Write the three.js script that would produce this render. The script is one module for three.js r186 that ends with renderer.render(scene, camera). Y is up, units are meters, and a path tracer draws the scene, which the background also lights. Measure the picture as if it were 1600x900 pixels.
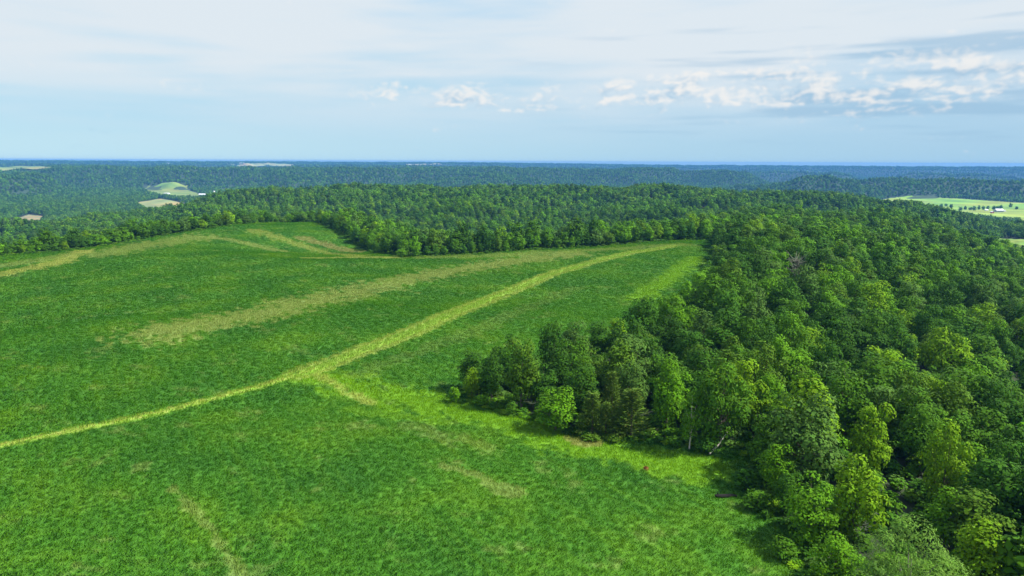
import * as THREE from 'three';
import { createNoise2D, createNoise3D } from 'simplex-noise';
import { mergeGeometries } from 'three/addons/utils/BufferGeometryUtils.js';

// ------------------------------------------------------------------ camera, sun, exposure
const D2R = Math.PI / 180, EYE = 45, PITCH = 10.17 * D2R, ROLL = 0.27 * D2R, FOCAL = 1101;          // FOCAL in photo pixels (1600 wide)
const scene = new THREE.Scene();
const camera = new THREE.PerspectiveCamera(2 * Math.atan(450 / FOCAL) / D2R, 16 / 9, 0.5, 40000);
camera.position.set(0, EYE, 0);
camera.rotation.set(-PITCH, 0, ROLL);
const renderer = new THREE.WebGLRenderer({ antialias: true });
renderer.setSize(1024, 576);
renderer.toneMapping = THREE.LinearToneMapping;
renderer.toneMappingExposure = 1.65;
renderer.shadowMap.enabled = true;
const SUN_AZ = 98 * D2R, SUN_EL = 47 * D2R;                                       // azimuth to the right of the view direction
const sunDir = new THREE.Vector3(Math.sin(SUN_AZ) * Math.cos(SUN_EL), Math.sin(SUN_EL), -Math.cos(SUN_AZ) * Math.cos(SUN_EL));
const sun = new THREE.DirectionalLight(new THREE.Color(1, 0.95, 0.85), 5.0);
sun.name = 'sun';
sun.position.copy(sunDir).multiplyScalar(900).add(new THREE.Vector3(0, 0, -250));
sun.target.position.set(0, 0, -250);
sun.castShadow = true;
sun.shadow.mapSize.set(4096, 4096);
Object.assign(sun.shadow.camera, { left: -500, right: 500, top: 500, bottom: -500, near: 10, far: 2500 });
scene.add(sun, sun.target);
scene.fog = new THREE.FogExp2(new THREE.Color().setRGB(0.13, 0.42, 1.0), 0.000075);

// ------------------------------------------------------------------ random and noise
function rngOf(seed) { let s = seed >>> 0; return () => { s = (s + 0x6d2b79f5) | 0; let t = Math.imul(s ^ (s >>> 15), 1 | s); t = (t + Math.imul(t ^ (t >>> 7), 61 | t)) ^ t; return ((t ^ (t >>> 14)) >>> 0) / 4294967296; }; }
const n2 = createNoise2D(rngOf(11)), n2b = createNoise2D(rngOf(12)), n3 = createNoise3D(rngOf(13));
const fbm = (x, y, o = 4, n = n2) => { let s = 0, a = 0.5; for (let i = 0; i < o; i++) { s += a * n(x, y); x *= 2.03; y *= 2.03; a *= 0.5; } return s; };
const fbm3 = (x, y, z, o = 4) => { let s = 0, a = 0.5; for (let i = 0; i < o; i++) { s += a * n3(x, y, z); x *= 2.03; y *= 2.03; z *= 2.03; a *= 0.5; } return s; };
const clamp = (x, a = 0, b = 1) => Math.min(b, Math.max(a, x));
const smooth = (a, b, x) => { const t = clamp((x - a) / (b - a)); return t * t * (3 - 2 * t); };
const lerp = (a, b, t) => a + (b - a) * t;
const mix3 = (a, b, t) => [lerp(a[0], b[0], t), lerp(a[1], b[1], t), lerp(a[2], b[2], t)];

// ------------------------------------------------------------------ sky: air, a high veil and a broken bank of cumulus
function skyTexture() {
  const W = 4096, H = 2048, data = new Float32Array(W * H * 4);
  const lin = (r, g, b) => [r, g, b].map((c) => Math.pow(c / 255, 2.2));
  const lowLeft = lin(198, 233, 244), lowRight = lin(164, 204, 231), midLeft = lin(186, 225, 244), midRight = lin(174, 209, 234);
  const high = lin(186, 220, 246), zenith = lin(92, 150, 214), veil = lin(226, 235, 242), puff = lin(248, 245, 241), under = lin(152, 191, 221), below = lin(178, 216, 238);
  const row0 = H / 2, SKY = 0.60;                                                // brightness of the whole sky
  for (let row = 0; row < H; row++) {
    const el = ((row + 0.5) / H - 0.5) * 180;
    for (let col = 0; col < W; col++) {
      const o = (row * W + col) * 4;
      data[o + 3] = 1;
      if (row < row0) { data[o] = below[0] * SKY; data[o + 1] = below[1] * SKY; data[o + 2] = below[2] * SKY; continue; }
      let az = ((col + 0.5) / W - 0.5) * 360 + 90;                                // 0 = straight ahead, + to the right
      if (az > 180) az -= 360;
      const a = az * D2R, cx = Math.cos(a), sx = Math.sin(a);
      const right = 0.5 + 0.5 * Math.sin(clamp(a * 1.6, -Math.PI / 2, Math.PI / 2)) * (1 - smooth(2.2, 3.1, Math.abs(a)));
      let c = mix3(mix3(lowLeft, lowRight, right), mix3(midLeft, midRight, right), smooth(0, 4, el));
      c = mix3(c, high, smooth(4, 16, el));
      c = mix3(c, zenith, smooth(14, 60, el));
      // veil: on a ring, stretched sideways, so that it joins behind
      if (el < 75) {
        const e = el - 0.035 * az * smooth(1, 9, el) * (1 - smooth(60, 120, Math.abs(az)));
        const v = fbm3(cx * 1.7, sx * 1.7, e * 0.15 + 4, 3) + 0.42 * fbm3(cx * 4.5, sx * 4.5, e * 0.8, 4);
        const amount = smooth(-0.75, 0.62, v + 0.42 * smooth(2.5, 8, el) - 0.25 * smooth(22, 60, el) - 0.22 * (1 - smooth(-30, -4, az)) * (1 - smooth(4, 9, el)) * smooth(-120, -70, az));
        c = mix3(c, veil, amount * 0.92 * smooth(0.2, 7.5, el));
        if (el < 16 && el > 0.3) {
          // flat grey-blue layers in and under the cumulus, more of them to the right
          const lay = fbm3(cx * 3, sx * 3, el * 0.9 + 3, 4);
          const g1 = smooth(0.05, 0.6, lay + 0.62 * Math.exp(-(((el - 3.9 - 0.4 * n2(az * 0.08, 2)) / 1.0) ** 2)) * smooth(8, 24, az) * 1.2 + 0.62 * Math.exp(-(((el - 7.4) / 0.9) ** 2)) * smooth(22, 33, az) - 0.06);
          c = mix3(c, under, g1 * 0.62 * smooth(-6, 24, az) * (1 - 0.5 * smooth(80, 140, az)) * smooth(1.0, 2.6, el) * (1 - smooth(8.8, 11, el)));
          // cumulus bank
          const w = n2(az * 0.05, el * 0.3) * 1.2, wx = 0.5 * n2b(az * 0.5, el * 1.2);
          const dens = (a1, e1) => fbm(a1 * 0.17 + 9 + wx * 0.25, e1 * 0.56 + w * 0.3, 5) + 0.5 * fbm(a1 * 0.7, e1 * 1.5 + wx, 5, n2b);
          const shape = dens(az, el), up = dens(az + 0.5, el + 0.5);
          const centre = 5.1 + 0.6 * n2(az * 0.035, 4.2) + 0.5 * smooth(8, 30, az), span = 1.25 + 1.15 * smooth(6, 28, az) * (1 - smooth(60, 110, az));
          const band = Math.exp(-(((el - centre) / span) ** 2));
          const build = 0.62 * smooth(-15, -9, az) + 0.42 * smooth(3, 20, az) - 0.45 * smooth(70, 120, az) + 0.22;
          const d = shape + 1.0 * band * clamp(build, 0, 1.1) - 0.72;
          const cover = smooth(-0.16, 0.74, d);
          const litness = smooth(-0.55, 0.5, shape - up + 0.34 * (el - centre + 0.5) / span);
          c = mix3(c, mix3(under, puff, litness), cover * 0.78);
        }
      }
      data[o] = c[0] * SKY; data[o + 1] = c[1] * SKY; data[o + 2] = c[2] * SKY;
    }
  }
  const t = new THREE.DataTexture(data, W, H, THREE.RGBAFormat, THREE.FloatType);
  t.mapping = THREE.EquirectangularReflectionMapping;
  t.magFilter = THREE.LinearFilter; t.minFilter = THREE.LinearFilter; t.needsUpdate = true;
  return t;
}
const sky = skyTexture();
scene.background = sky; scene.environment = sky;

// ------------------------------------------------------------------ layout helpers
const CP = Math.cos(PITCH), SP = Math.sin(PITCH);
const CR = Math.cos(ROLL), SR = Math.sin(ROLL);
function ray(px, py) { const a = (px - 800) / FOCAL, b = (450 - py) / FOCAL, x = a * CR - b * SR, y = a * SR + b * CR; return [x, y * CP - SP, -(CP + y * SP)]; }
function flat(px, py, h = 0) { const d = ray(px, py), t = (EYE - h) / -d[1]; return [d[0] * t, d[2] * t]; }
function seen(x, y, z) { const dy = y - EYE, f = -z * CP - dy * SP, u = dy * CP - z * SP; return [800 + FOCAL * (x * CR + u * SR) / f, 450 - FOCAL * (u * CR - x * SR) / f, f]; }
function inPoly(p, x, z) { let c = false; for (let i = 0, j = p.length - 1; i < p.length; j = i++) if ((p[i][1] > z) !== (p[j][1] > z) && x < ((p[j][0] - p[i][0]) * (z - p[i][1])) / (p[j][1] - p[i][1]) + p[i][0]) c = !c; return c; }
function segDist(x, z, a, b) { const dx = b[0] - a[0], dz = b[1] - a[1], t = clamp(((x - a[0]) * dx + (z - a[1]) * dz) / (dx * dx + dz * dz)); return [Math.hypot(x - a[0] - t * dx, z - a[1] - t * dz), t]; }
function polyDist(p, x, z) { let d = 1e9; for (let i = 0, j = p.length - 1; i < p.length; j = i++) d = Math.min(d, segDist(x, z, p[j], p[i])[0]); return inPoly(p, x, z) ? -d : d; }
function lineDist(p, x, z) { let d = 1e9, s = 0; for (let i = 1; i < p.length; i++) { const [e, t] = segDist(x, z, p[i - 1], p[i]); if (e < d) { d = e; s = (i - 1 + t) / (p.length - 1); } } return [d, s]; }

// ------------------------------------------------------------------ terrain
const FIELD = [[1330, 1100], [1245, 900], [1205, 835], [1172, 778], [1165, 745], [1175, 722], [1135, 702], [1085, 702], [1035, 694], [1005, 684], [960, 688], [900, 682], [845, 664], [790, 647], [740, 628], [714, 613],
  [722, 601], [770, 594], [840, 583], [900, 565], [960, 543], [1020, 518], [1070, 488], [1100, 450], [1116, 410], [1113, 381], [1050, 380], [1000, 383], [900, 390], [800, 394], [700, 398], [634, 401],
  [614, 394], [560, 376], [512, 359], [491, 350], [440, 352], [400, 356], [350, 362], [300, 368], [230, 375], [150, 386], [110, 392], [60, 397], [0, 401], [-150, 408]].map(([x, y]) => flat(x, y)).concat([[-430, -320], [-430, 80], [34, 80]]);
// wooded ridges: [x, z, height] along the crest, half width of the crest, steepness
const RIDGES = [
  { p: [[100, -330, -1], [165, -450, -3], [225, -540, -5], [290, -650, -9], [340, -740, -26]], w: 30, k: 0.42 },
  { p: [[-330, -1290, -22], [-150, -1260, -15], [60, -1270, -14], [260, -1260, -16], [470, -1200, -20], [640, -1190, -40]], w: 60, k: 0.16 },
  { p: [[0, -1260, -12], [-40, -980, -20], [-60, -760, -34]], w: 18, k: 0.32 },
  { p: [[300, -1250, -13], [250, -1000, -17], [190, -800, -28]], w: 18, k: 0.32 },
  { p: [[-330, -1290, -22], [-430, -1080, -36], [-600, -850, -52], [-860, -720, -70]], w: 60, k: 0.2 },
  { p: [[-150, -1260, -14], [-230, -1000, -26], [-260, -760, -40]], w: 20, k: 0.3 },
  { p: [[1200, -3250, -66], [1400, -3200, -26], [1640, -3180, -44], [1900, -3120, -32], [2250, -3080, -42], [2700, -3000, -30]], w: 60, k: 0.36 },
  { p: [[-4200, -2500, -20], [-2700, -2900, -26], [-2250, -3000, -34]], w: 200, k: 0.3 },
  { p: [[-5200, -3900, -8], [-2600, -4000, -10], [-1500, -4150, -12], [-700, -4350, -14], [-100, -4500, -8], [350, -4700, -26], [850, -4750, -12], [1250, -4850, -30], [1500, -4950, -70]], w: 230, k: 0.3 },
  { p: [[-1500, -4100, -12], [-1150, -3800, -34]], w: 120, k: 0.3 },
  { p: [[-400, -4400, -16], [-200, -3900, -40]], w: 120, k: 0.3 },
];
for (const R of RIDGES) { const m = R.w + 150 / R.k; R.box = [Math.min(...R.p.map((q) => q[0])) - m, Math.max(...R.p.map((q) => q[0])) + m, Math.min(...R.p.map((q) => q[1])) - m, Math.max(...R.p.map((q) => q[1])) + m]; }
const fall = (d, k, w = 55) => { if (d <= 0) return 0; const f = k * (d - w * (1 - Math.exp(-d / w))); return f; };
function farPlateau(x, z) {
  const r = Math.hypot(x, z), m = smooth(5200, 6200, r + 250 * n2(x / 1500, z / 1500));
  if (m <= 0) return -1e3;
  const az = Math.atan2(x, -z) / D2R, base = lerp(-18, -56, smooth(-4, 22, az)) + lerp(28, 44, smooth(0, 30, az)) * smooth(8000, 9400, r) + 5 * n2b(x / 2500, z / 2500);
  const v = smooth(0.05, 0.42, Math.abs(fbm(x / 2600 + 7, z / 2600, 3))) ;
  const back = smooth(8600, 9600, r);
  return lerp(-110, lerp(base - 75 * (1 - v), base, back), m);
}
const DG = { x0: -700, z0: -800, s: 2.5, nx: 460, nz: 400 };
DG.v = new Float32Array((DG.nx + 1) * (DG.nz + 1));
for (let j = 0; j <= DG.nz; j++) for (let i = 0; i <= DG.nx; i++) DG.v[j * (DG.nx + 1) + i] = polyDist(FIELD, DG.x0 + i * DG.s, DG.z0 + j * DG.s);
function edge(x, z) {                                                             // metres outside (+) or inside (-) the open field
  const u = (x - DG.x0) / DG.s, v = (z - DG.z0) / DG.s, i = Math.floor(u), j = Math.floor(v);
  if (i < 0 || j < 0 || i >= DG.nx || j >= DG.nz) return polyDist(FIELD, x, z);
  const a = j * (DG.nx + 1) + i, b = a + DG.nx + 1, f = u - i, g = v - j;
  return lerp(lerp(DG.v[a], DG.v[a + 1], f), lerp(DG.v[b], DG.v[b + 1], f), g);
}
function heightAt(x, z) {
  const r = Math.hypot(x, z);
  let h = -98 + 5 * n2(x / 700, z / 700) - 30 * smooth(4200, 6000, r) * smooth(-300, 2500, x);
  const parts = [], A = 14 * smooth(380, 700, r) + 34 * smooth(800, 1300, r) + 120 * smooth(2400, 3600, r), S = 150 + 0.085 * r;
  const qx = x + A * fbm(x / S + 31, z / S, 2) * 1.6, qz = z + A * fbm(x / S, z / S + 17, 2) * 1.6;
  if (r < 2200) {
    const d = edge(x, z);
    let top = 0;
    if (d < 200) {
      top += 2.6 * Math.exp(-(((x + 185) / 95) ** 2 + ((z + 470) / 60) ** 2)) - 5 * Math.exp(-(((x + 100) / 60) ** 2 + ((z + 385) / 38) ** 2));
      top += 1.1 * n2(x / 160 + 3, z / 160) * smooth(60, 160, r) + 0.35 * n2b(x / 45, z / 45);
    }
    const back = smooth(-290, -350, z) * smooth(140, 60, x); parts.push(top - fall(d, lerp(0.3, 0.36, back), lerp(55, 16, back)));
  }
  for (const R of RIDGES) {
    if (x < R.box[0] || x > R.box[1] || z < R.box[2] || z > R.box[3]) continue;
    let best = -1e3;
    for (let i = 1; i < R.p.length; i++) { const [d, t] = segDist(qx, qz, R.p[i - 1], R.p[i]); best = Math.max(best, lerp(R.p[i - 1][2], R.p[i][2], t) - fall(d - R.w, R.k)); }
    parts.push(best);
  }
  if (r > 4800) parts.push(farPlateau(x, z));
  const K = 7; let top = h;
  for (const v of parts) { if (v < top - 4 * K) continue; const u = Math.max(top, v), l = Math.min(top, v); top = u + K * 0.35 * Math.exp(-(u - l) / K); }
  const outside = r < 700 ? smooth(5, 120, edge(x, z)) : 1;
  return top + outside * ((6 + 12 * smooth(420, 800, r)) * fbm(x / 260, z / 260, 3) * smooth(-100, -70, top) + (r > 2600 ? 20 * fbm(x / 480, z / 480, 3) * smooth(-98, -60, top) * (1 - smooth(-22, -4, top)) : 0));
}
function P(px, py, far = 12000) {                                                 // where the sight line through a point of the photograph meets the ground
  const d = ray(px, py);
  let t = 40, last = 40;
  while (t < far) { if (EYE + d[1] * t < heightAt(d[0] * t, d[2] * t)) break; last = t; t *= 1.012; }
  for (let i = 0; i < 18; i++) { const m = (last + t) / 2; if (EYE + d[1] * m < heightAt(d[0] * m, d[2] * m)) t = m; else last = m; }
  return [d[0] * t, d[2] * t];
}
const line = (list) => list.map(([x, y]) => P(x, y));

// ------------------------------------------------------------------ what grows where
const TRACK = line([[-60, 709], [0, 697], [100, 676], [250, 645], [400, 606], [490, 578]]);
const LANE = line([[470, 586], [490, 578], [560, 551], [640, 521], [760, 470], [870, 426], [940, 406], [1000, 393], [1050, 385]]);
const STRIPS = [                                                                  // [line, half width in m, colour, strength, raggedness]
  [line([[250, 517], [330, 505], [430, 486], [560, 456], [700, 425], [800, 409], [890, 398]]), 12, 'pale', 0.85, 1.15],
  [line([[640, 402], [760, 400], [900, 393], [1060, 383]]), 9, 'pale', 0.55, 1],
  [line([[480, 404], [545, 403], [615, 403]]), 3.5, 'straw', 0.65, 0.8],
  [line([[330, 371], [390, 381], [440, 393]]), 5, 'pale', 0.75, 0.8],
  [line([[395, 360], [440, 374], [500, 392], [560, 401]]), 5, 'straw', 0.5, 1.1],
  [line([[470, 371], [505, 381], [560, 394]]), 5, 'tan', 0.55, 1.0],
  [line([[165, 397], [230, 383], [310, 371]]), 14, 'pale', 0.7, 1],
  [line([[-20, 433], [50, 420], [95, 408], [130, 393]]), 6, 'straw', 0.7, 0.9],
  [line([[-20, 418], [40, 410], [100, 400]]), 6, 'pale', 0.6, 0.8],
  [line([[268, 762], [310, 800], [350, 860], [385, 910]]), 0.9, 'pale', 0.55, 1.3],
  [line([[690, 728], [740, 742], [805, 772]]), 1.5, 'pale', 0.6, 1.3],
  [line([[640, 662], [700, 682], [770, 700]]), 2.6, 'pale', 0.38, 1],
  [line([[550, 640], [620, 650], [700, 660]]), 3, 'fresh', 0.6, 0.9],
  [line([[505, 590], [560, 612], [640, 625], [700, 640]]), 8, 'fresh', 0.95, 0.8],
  [line([[500, 588], [540, 610], [575, 630]]), 2, 'straw', 0.6, 0.9],
  [line([[700, 640], [790, 660], [870, 690], [960, 705], [1050, 715], [1120, 735]]), 5.5, 'fresh', 0.95, 0.7],
  [line([[940, 705], [1010, 722], [1080, 745]]), 4, 'fresh', 0.9, 0.8],
  [line([[900, 690], [930, 692]]), 2, 'tan', 0.6, 0.8],
  [line([[1000, 466], [1050, 432], [1090, 403]]), 6, 'fresh', 0.8, 0.9],
  [line([[560, 585], [650, 552], [780, 500], [900, 450]]), 4, 'pale', 0.22, 1],
];
for (const q of STRIPS) { const m = q[1] * 2.2; q.box = [Math.min(...q[0].map((v) => v[0])) - m, Math.max(...q[0].map((v) => v[0])) + m, Math.min(...q[0].map((v) => v[1])) - m, Math.max(...q[0].map((v) => v[1])) + m]; }
const TONE = { lane: [0.225, 0.430, 0.030], crop: [0.058, 0.216, 0.002], deep: [0.034, 0.165, 0.003], warm: [0.118, 0.285, 0.002], pale: [0.270, 0.370, 0.085], straw: [0.40, 0.46, 0.105], tan: [0.36, 0.32, 0.12], fresh: [0.170, 0.385, 0.006] };
function cover(x, z) {                                                            // colour of the growth on the open land
  const a = fbm(x / 38, z / 38, 4), b = fbm(x / 7 + 40, z / 7, 3, n2b), rough = fbm(x / 3.2, z / 3.2 + 9, 2);
  let c = mix3(TONE.crop, TONE.deep, 0.8 * smooth(-0.05, 0.55, a + 0.12 * b));
  c = mix3(c, TONE.warm, 0.7 * smooth(0.0, 0.6, -a + 0.25 * b));
  c = mix3(c, TONE.pale, 0.42 * smooth(0.30, 0.62, fbm(x / 16 + 70, z / 16, 3) * 0.9 + 0.45 * rough));
  // drilled lines, run parallel to the lane
  const u = x * 0.86 - z * 0.51;
  c = mix3(c, TONE.warm, 0.3 * smooth(0.1, 0.8, n2(u / 2.0, (x * 0.51 + z * 0.86) / 60)));
  c = mix3(c, TONE.deep, 0.35 * smooth(0.15, 0.8, n2b(u / 2.8, (x * 0.51 + z * 0.86) / 80)));
  for (const q of STRIPS) {
    if (x < q.box[0] || x > q.box[1] || z < q.box[2] || z > q.box[3]) continue;
    const [l, w, tone, s, rag] = q;
    const [d] = lineDist(l, x, z);
    if (d > w * 2.2) continue;
    c = mix3(c, TONE[tone], s * smooth(0.95, 0.4, d / w + rag * (0.75 * b + 0.8 * rough + 0.6 * fbm(u / 5, (x * 0.51 + z * 0.86) / 40, 2))));
  }
  const [dl] = lineDist(LANE, x, z);
  if (dl < 9) { c = mix3(c, TONE.lane, 0.8 * smooth(4.6, 1.6, dl + 3.0 * rough + 1.5 * b)); c = mix3(c, TONE.straw, 0.5 * smooth(1.5, 0.3, Math.abs(dl - 2.6) + 1.6 * rough)); c = mix3(c, TONE.pale, 0.35 * smooth(1.4, 0.3, dl + 1.2 * b)); }
  const [dt] = lineDist(TRACK, x, z);
  if (dt < 4) c = mix3(mix3(c, TONE.lane, 0.8 * smooth(1.9, 0.9, dt + 1.2 * rough)), TONE.straw, 0.75 * smooth(0.9, 0.25, dt + 0.8 * rough));
  return c;
}
const pasturePoly = (l) => l.map(([x, y]) => P(x, y));
const PASTURES = [
  { poly: pasturePoly([[1366, 314], [1395, 309], [1440, 307], [1500, 311], [1560, 315], [1640, 320], [1640, 352], [1600, 349], [1560, 346], [1515, 340], [1478, 334], [1440, 328], [1400, 323]]), c: [0.22, 0.36, 0.035], label: 'long pale green pasture round the farmstead in the right-hand valley' },
  { poly: pasturePoly([[1548, 380], [1575, 374], [1640, 377], [1640, 404], [1600, 401], [1570, 394]]), c: [0.17, 0.30, 0.04], label: 'small green meadow at the right edge below the woods' },
  { poly: pasturePoly([[224, 291], [258, 286], [292, 291], [318, 306], [330, 310], [280, 311], [238, 304]]), c: [0.19, 0.27, 0.05], label: 'tan and green hillside pasture in the left-hand valley' },
  { poly: pasturePoly([[214, 317], [250, 311], [288, 318], [276, 329], [232, 331]]), c: [0.30, 0.30, 0.10], label: 'straw coloured field below the hillside pasture' },
  { poly: pasturePoly([[338, 297], [362, 291], [370, 296], [352, 300]]), c: [0.17, 0.27, 0.05], label: 'little green clearing right of the hillside pasture' },
  { poly: pasturePoly([[18, 344], [45, 336], [66, 338], [60, 352], [14, 352]]), c: [0.27, 0.24, 0.11], label: 'small tan clearing among the trees at far left' },
  { poly: pasturePoly([[-20, 261], [30, 261.5], [90, 264], [40, 266], [-20, 265]]), c: [0.20, 0.25, 0.08], label: 'thin pale field on the far left hilltop' },
  { poly: pasturePoly([[300, 257.5], [430, 256.5], [470, 258], [380, 260]]), c: [0.30, 0.31, 0.12], label: 'pale strip of farmland on the far left skyline' },
  { poly: pasturePoly([[630, 257], [665, 256.5], [690, 258.5], [640, 259.5]]), c: [0.34, 0.32, 0.16], label: 'pale strip of farmland on the skyline above the middle wood' },
];
for (const q of PASTURES) q.box = [Math.min(...q.poly.map((v) => v[0])), Math.max(...q.poly.map((v) => v[0])), Math.min(...q.poly.map((v) => v[1])), Math.max(...q.poly.map((v) => v[1]))];
const inPasture = (x, z, pad = 0) => PASTURES.some((q) => x > q.box[0] - pad && x < q.box[1] + pad && z > q.box[2] - pad && z < q.box[3] + pad && polyDist(q.poly, x, z) < pad);

// ------------------------------------------------------------------ ground sheets
function tag(o, label, category, group, kind) { if (label) o.userData.label = label; if (category) o.userData.category = category; if (group) o.userData.group = group; if (kind) o.userData.kind = kind; return o; }
function put(o) { o.traverse((m) => { if (m.isMesh) { m.castShadow = true; m.receiveShadow = true; } }); scene.add(o); return o; }
function gridSheet(x0, x1, z0, z1, step, height, keep) {
  const nx = Math.round((x1 - x0) / step), nz = Math.round((z1 - z0) / step), pos = [], uv = [], idx = [];
  for (let j = 0; j <= nz; j++) for (let i = 0; i <= nx; i++) { const x = lerp(x0, x1, i / nx), z = lerp(z0, z1, j / nz); pos.push(x, height(x, z), z); uv.push(i / nx, j / nz); }
  for (let j = 0; j < nz; j++) for (let i = 0; i < nx; i++) {
    if (keep && !keep(lerp(x0, x1, (i + 0.5) / nx), lerp(z0, z1, (j + 0.5) / nz))) continue;
    const a = j * (nx + 1) + i, b = a + nx + 1; idx.push(a, b, a + 1, b, b + 1, a + 1);
  }
  const g = new THREE.BufferGeometry();
  g.setAttribute('position', new THREE.Float32BufferAttribute(pos, 3)); g.setAttribute('uv', new THREE.Float32BufferAttribute(uv, 2)); g.setIndex(idx); g.computeVertexNormals();
  return g;
}
function dataTex(w, h, fn, srgb = true) {
  const d = new Uint8Array(w * h * 4), enc = (v) => Math.round(255 * (srgb ? (v <= 0.0031308 ? v * 12.92 : 1.055 * Math.pow(clamp(v), 1 / 2.4) - 0.055) : clamp(v)));
  for (let j = 0; j < h; j++) for (let i = 0; i < w; i++) { const c = fn((i + 0.5) / w, (j + 0.5) / h), o = (j * w + i) * 4; d[o] = enc(c[0]); d[o + 1] = enc(c[1]); d[o + 2] = enc(c[2]); d[o + 3] = 255; }
  const t = new THREE.DataTexture(d, w, h); t.magFilter = THREE.LinearFilter; t.minFilter = THREE.LinearMipmapLinearFilter; t.generateMipmaps = true;
  if (srgb) t.colorSpace = THREE.SRGBColorSpace; t.needsUpdate = true; return t;
}
const F0 = [-440, 200, -620, 60], M0 = [-1600, 1600, -2200, 140];
const inBox = (b, x, z, m = 0) => x > b[0] + m && x < b[1] - m && z > b[2] + m && z < b[3] - m;
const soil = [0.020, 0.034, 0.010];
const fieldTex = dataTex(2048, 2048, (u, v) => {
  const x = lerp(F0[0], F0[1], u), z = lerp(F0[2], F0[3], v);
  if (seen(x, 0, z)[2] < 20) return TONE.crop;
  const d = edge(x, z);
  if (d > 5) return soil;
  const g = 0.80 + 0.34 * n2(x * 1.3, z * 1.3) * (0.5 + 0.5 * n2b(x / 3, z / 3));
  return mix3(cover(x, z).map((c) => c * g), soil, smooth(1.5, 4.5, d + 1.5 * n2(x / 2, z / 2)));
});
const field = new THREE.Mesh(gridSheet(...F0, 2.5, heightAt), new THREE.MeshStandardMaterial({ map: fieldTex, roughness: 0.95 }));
field.name = 'field'; put(tag(field, 'rolling bright green crop field on the ridge top', 'field', null, 'structure'));
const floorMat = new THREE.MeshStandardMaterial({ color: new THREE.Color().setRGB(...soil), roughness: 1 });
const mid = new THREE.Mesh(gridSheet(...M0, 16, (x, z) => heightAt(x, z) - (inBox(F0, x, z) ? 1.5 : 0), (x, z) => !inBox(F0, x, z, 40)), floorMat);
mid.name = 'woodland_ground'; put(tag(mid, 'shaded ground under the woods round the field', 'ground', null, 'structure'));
const hillMat = new THREE.MeshStandardMaterial({ color: new THREE.Color().setRGB(0.030, 0.062, 0.022), roughness: 1 });
const farLand = new THREE.Mesh(gridSheet(-11000, 11000, -11000, 400, 55, (x, z) => heightAt(x, z) - (inBox(M0, x, z) ? 6 : 0) , (x, z) => !inBox(M0, x, z, 200) && Math.abs(Math.atan2(x, -z)) < 0.95 && Math.hypot(x, z) < 10600), hillMat);
farLand.name = 'hills'; put(tag(farLand, 'wooded blue-green hills and valleys reaching to the horizon', 'hills', null, 'structure'));
PASTURES.forEach((q, i) => {
  const step = Math.max(4, Math.min(25, (q.box[1] - q.box[0]) / 90)), lift = i > 5 ? 9 : 1.2;
  const grain = dataTex(128, 128, (u, v) => { const s = 0.85 + 0.5 * fbm(u * 5 + i * 9, v * 9, 4); return [q.c[0] * s * (1 + 0.35 * n2(u * 3 + i, v * 6)), q.c[1] * s, q.c[2] * s]; });
  const m = new THREE.Mesh(gridSheet(q.box[0], q.box[1], q.box[2], q.box[3], step, (x, z) => heightAt(x, z) + lift, (x, z) => polyDist(q.poly, x, z) < 3 * n2(x / 25, z / 25)), new THREE.MeshStandardMaterial({ map: grain, roughness: 1 }));
  m.name = i ? 'pasture_' + String(i).padStart(3, '0') : 'pasture'; put(tag(m, q.label, 'pasture', null, 'structure'));
});
// the mown track and the wider grassy lane as sheets of their own on the field
function ribbon(l, half, name, tone, dry, label) {
  const pts = new THREE.CatmullRomCurve3(l.map(([x, z]) => new THREE.Vector3(x, 0, z))).getSpacedPoints(220), pos = [], col = [], idx = [], N = 6;
  pts.forEach((p, k) => {
    const q = pts[Math.min(k + 1, pts.length - 1)], o = pts[Math.max(k - 1, 0)], dx = q.x - o.x, dz = q.z - o.z, n = Math.hypot(dx, dz);
    const wl = half * (1 + 0.3 * n2(k * 0.23, 1)), wr = half * (1 + 0.3 * n2(k * 0.23, 8));
    for (let i = 0; i <= N; i++) {
      const s = lerp(-wl, wr, i / N), x = p.x - (dz / n) * s, z = p.z + (dx / n) * s;
      pos.push(x, heightAt(x, z) + 0.05, z);
      const c = mix3(TONE[tone], TONE.straw, clamp(dry + 0.8 * n2(x / 1.6, z / 1.6))); col.push(...c);
    }
  });
  for (let k = 0; k < pts.length - 1; k++) for (let i = 0; i < N; i++) { const a = k * (N + 1) + i, b = a + N + 1; idx.push(a, a + 1, b, b, a + 1, b + 1); }
  const g = new THREE.BufferGeometry();
  g.setAttribute('position', new THREE.Float32BufferAttribute(pos, 3)); g.setAttribute('color', new THREE.Float32BufferAttribute(col, 3)); g.setIndex(idx); g.computeVertexNormals();
  const m = new THREE.Mesh(g, new THREE.MeshStandardMaterial({ vertexColors: true, roughness: 1 }));
  m.name = name; put(tag(m, label, 'track', null, 'structure'));
}
ribbon(TRACK, 0.7, 'field_track', 'lane', 0.4, 'narrow straw-yellow track crossing the field from the left edge');
ribbon(LANE, 1.3, 'grass_lane', 'lane', 0.1, 'broad yellow-green grass lane running up the field to the far tree line');

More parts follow.
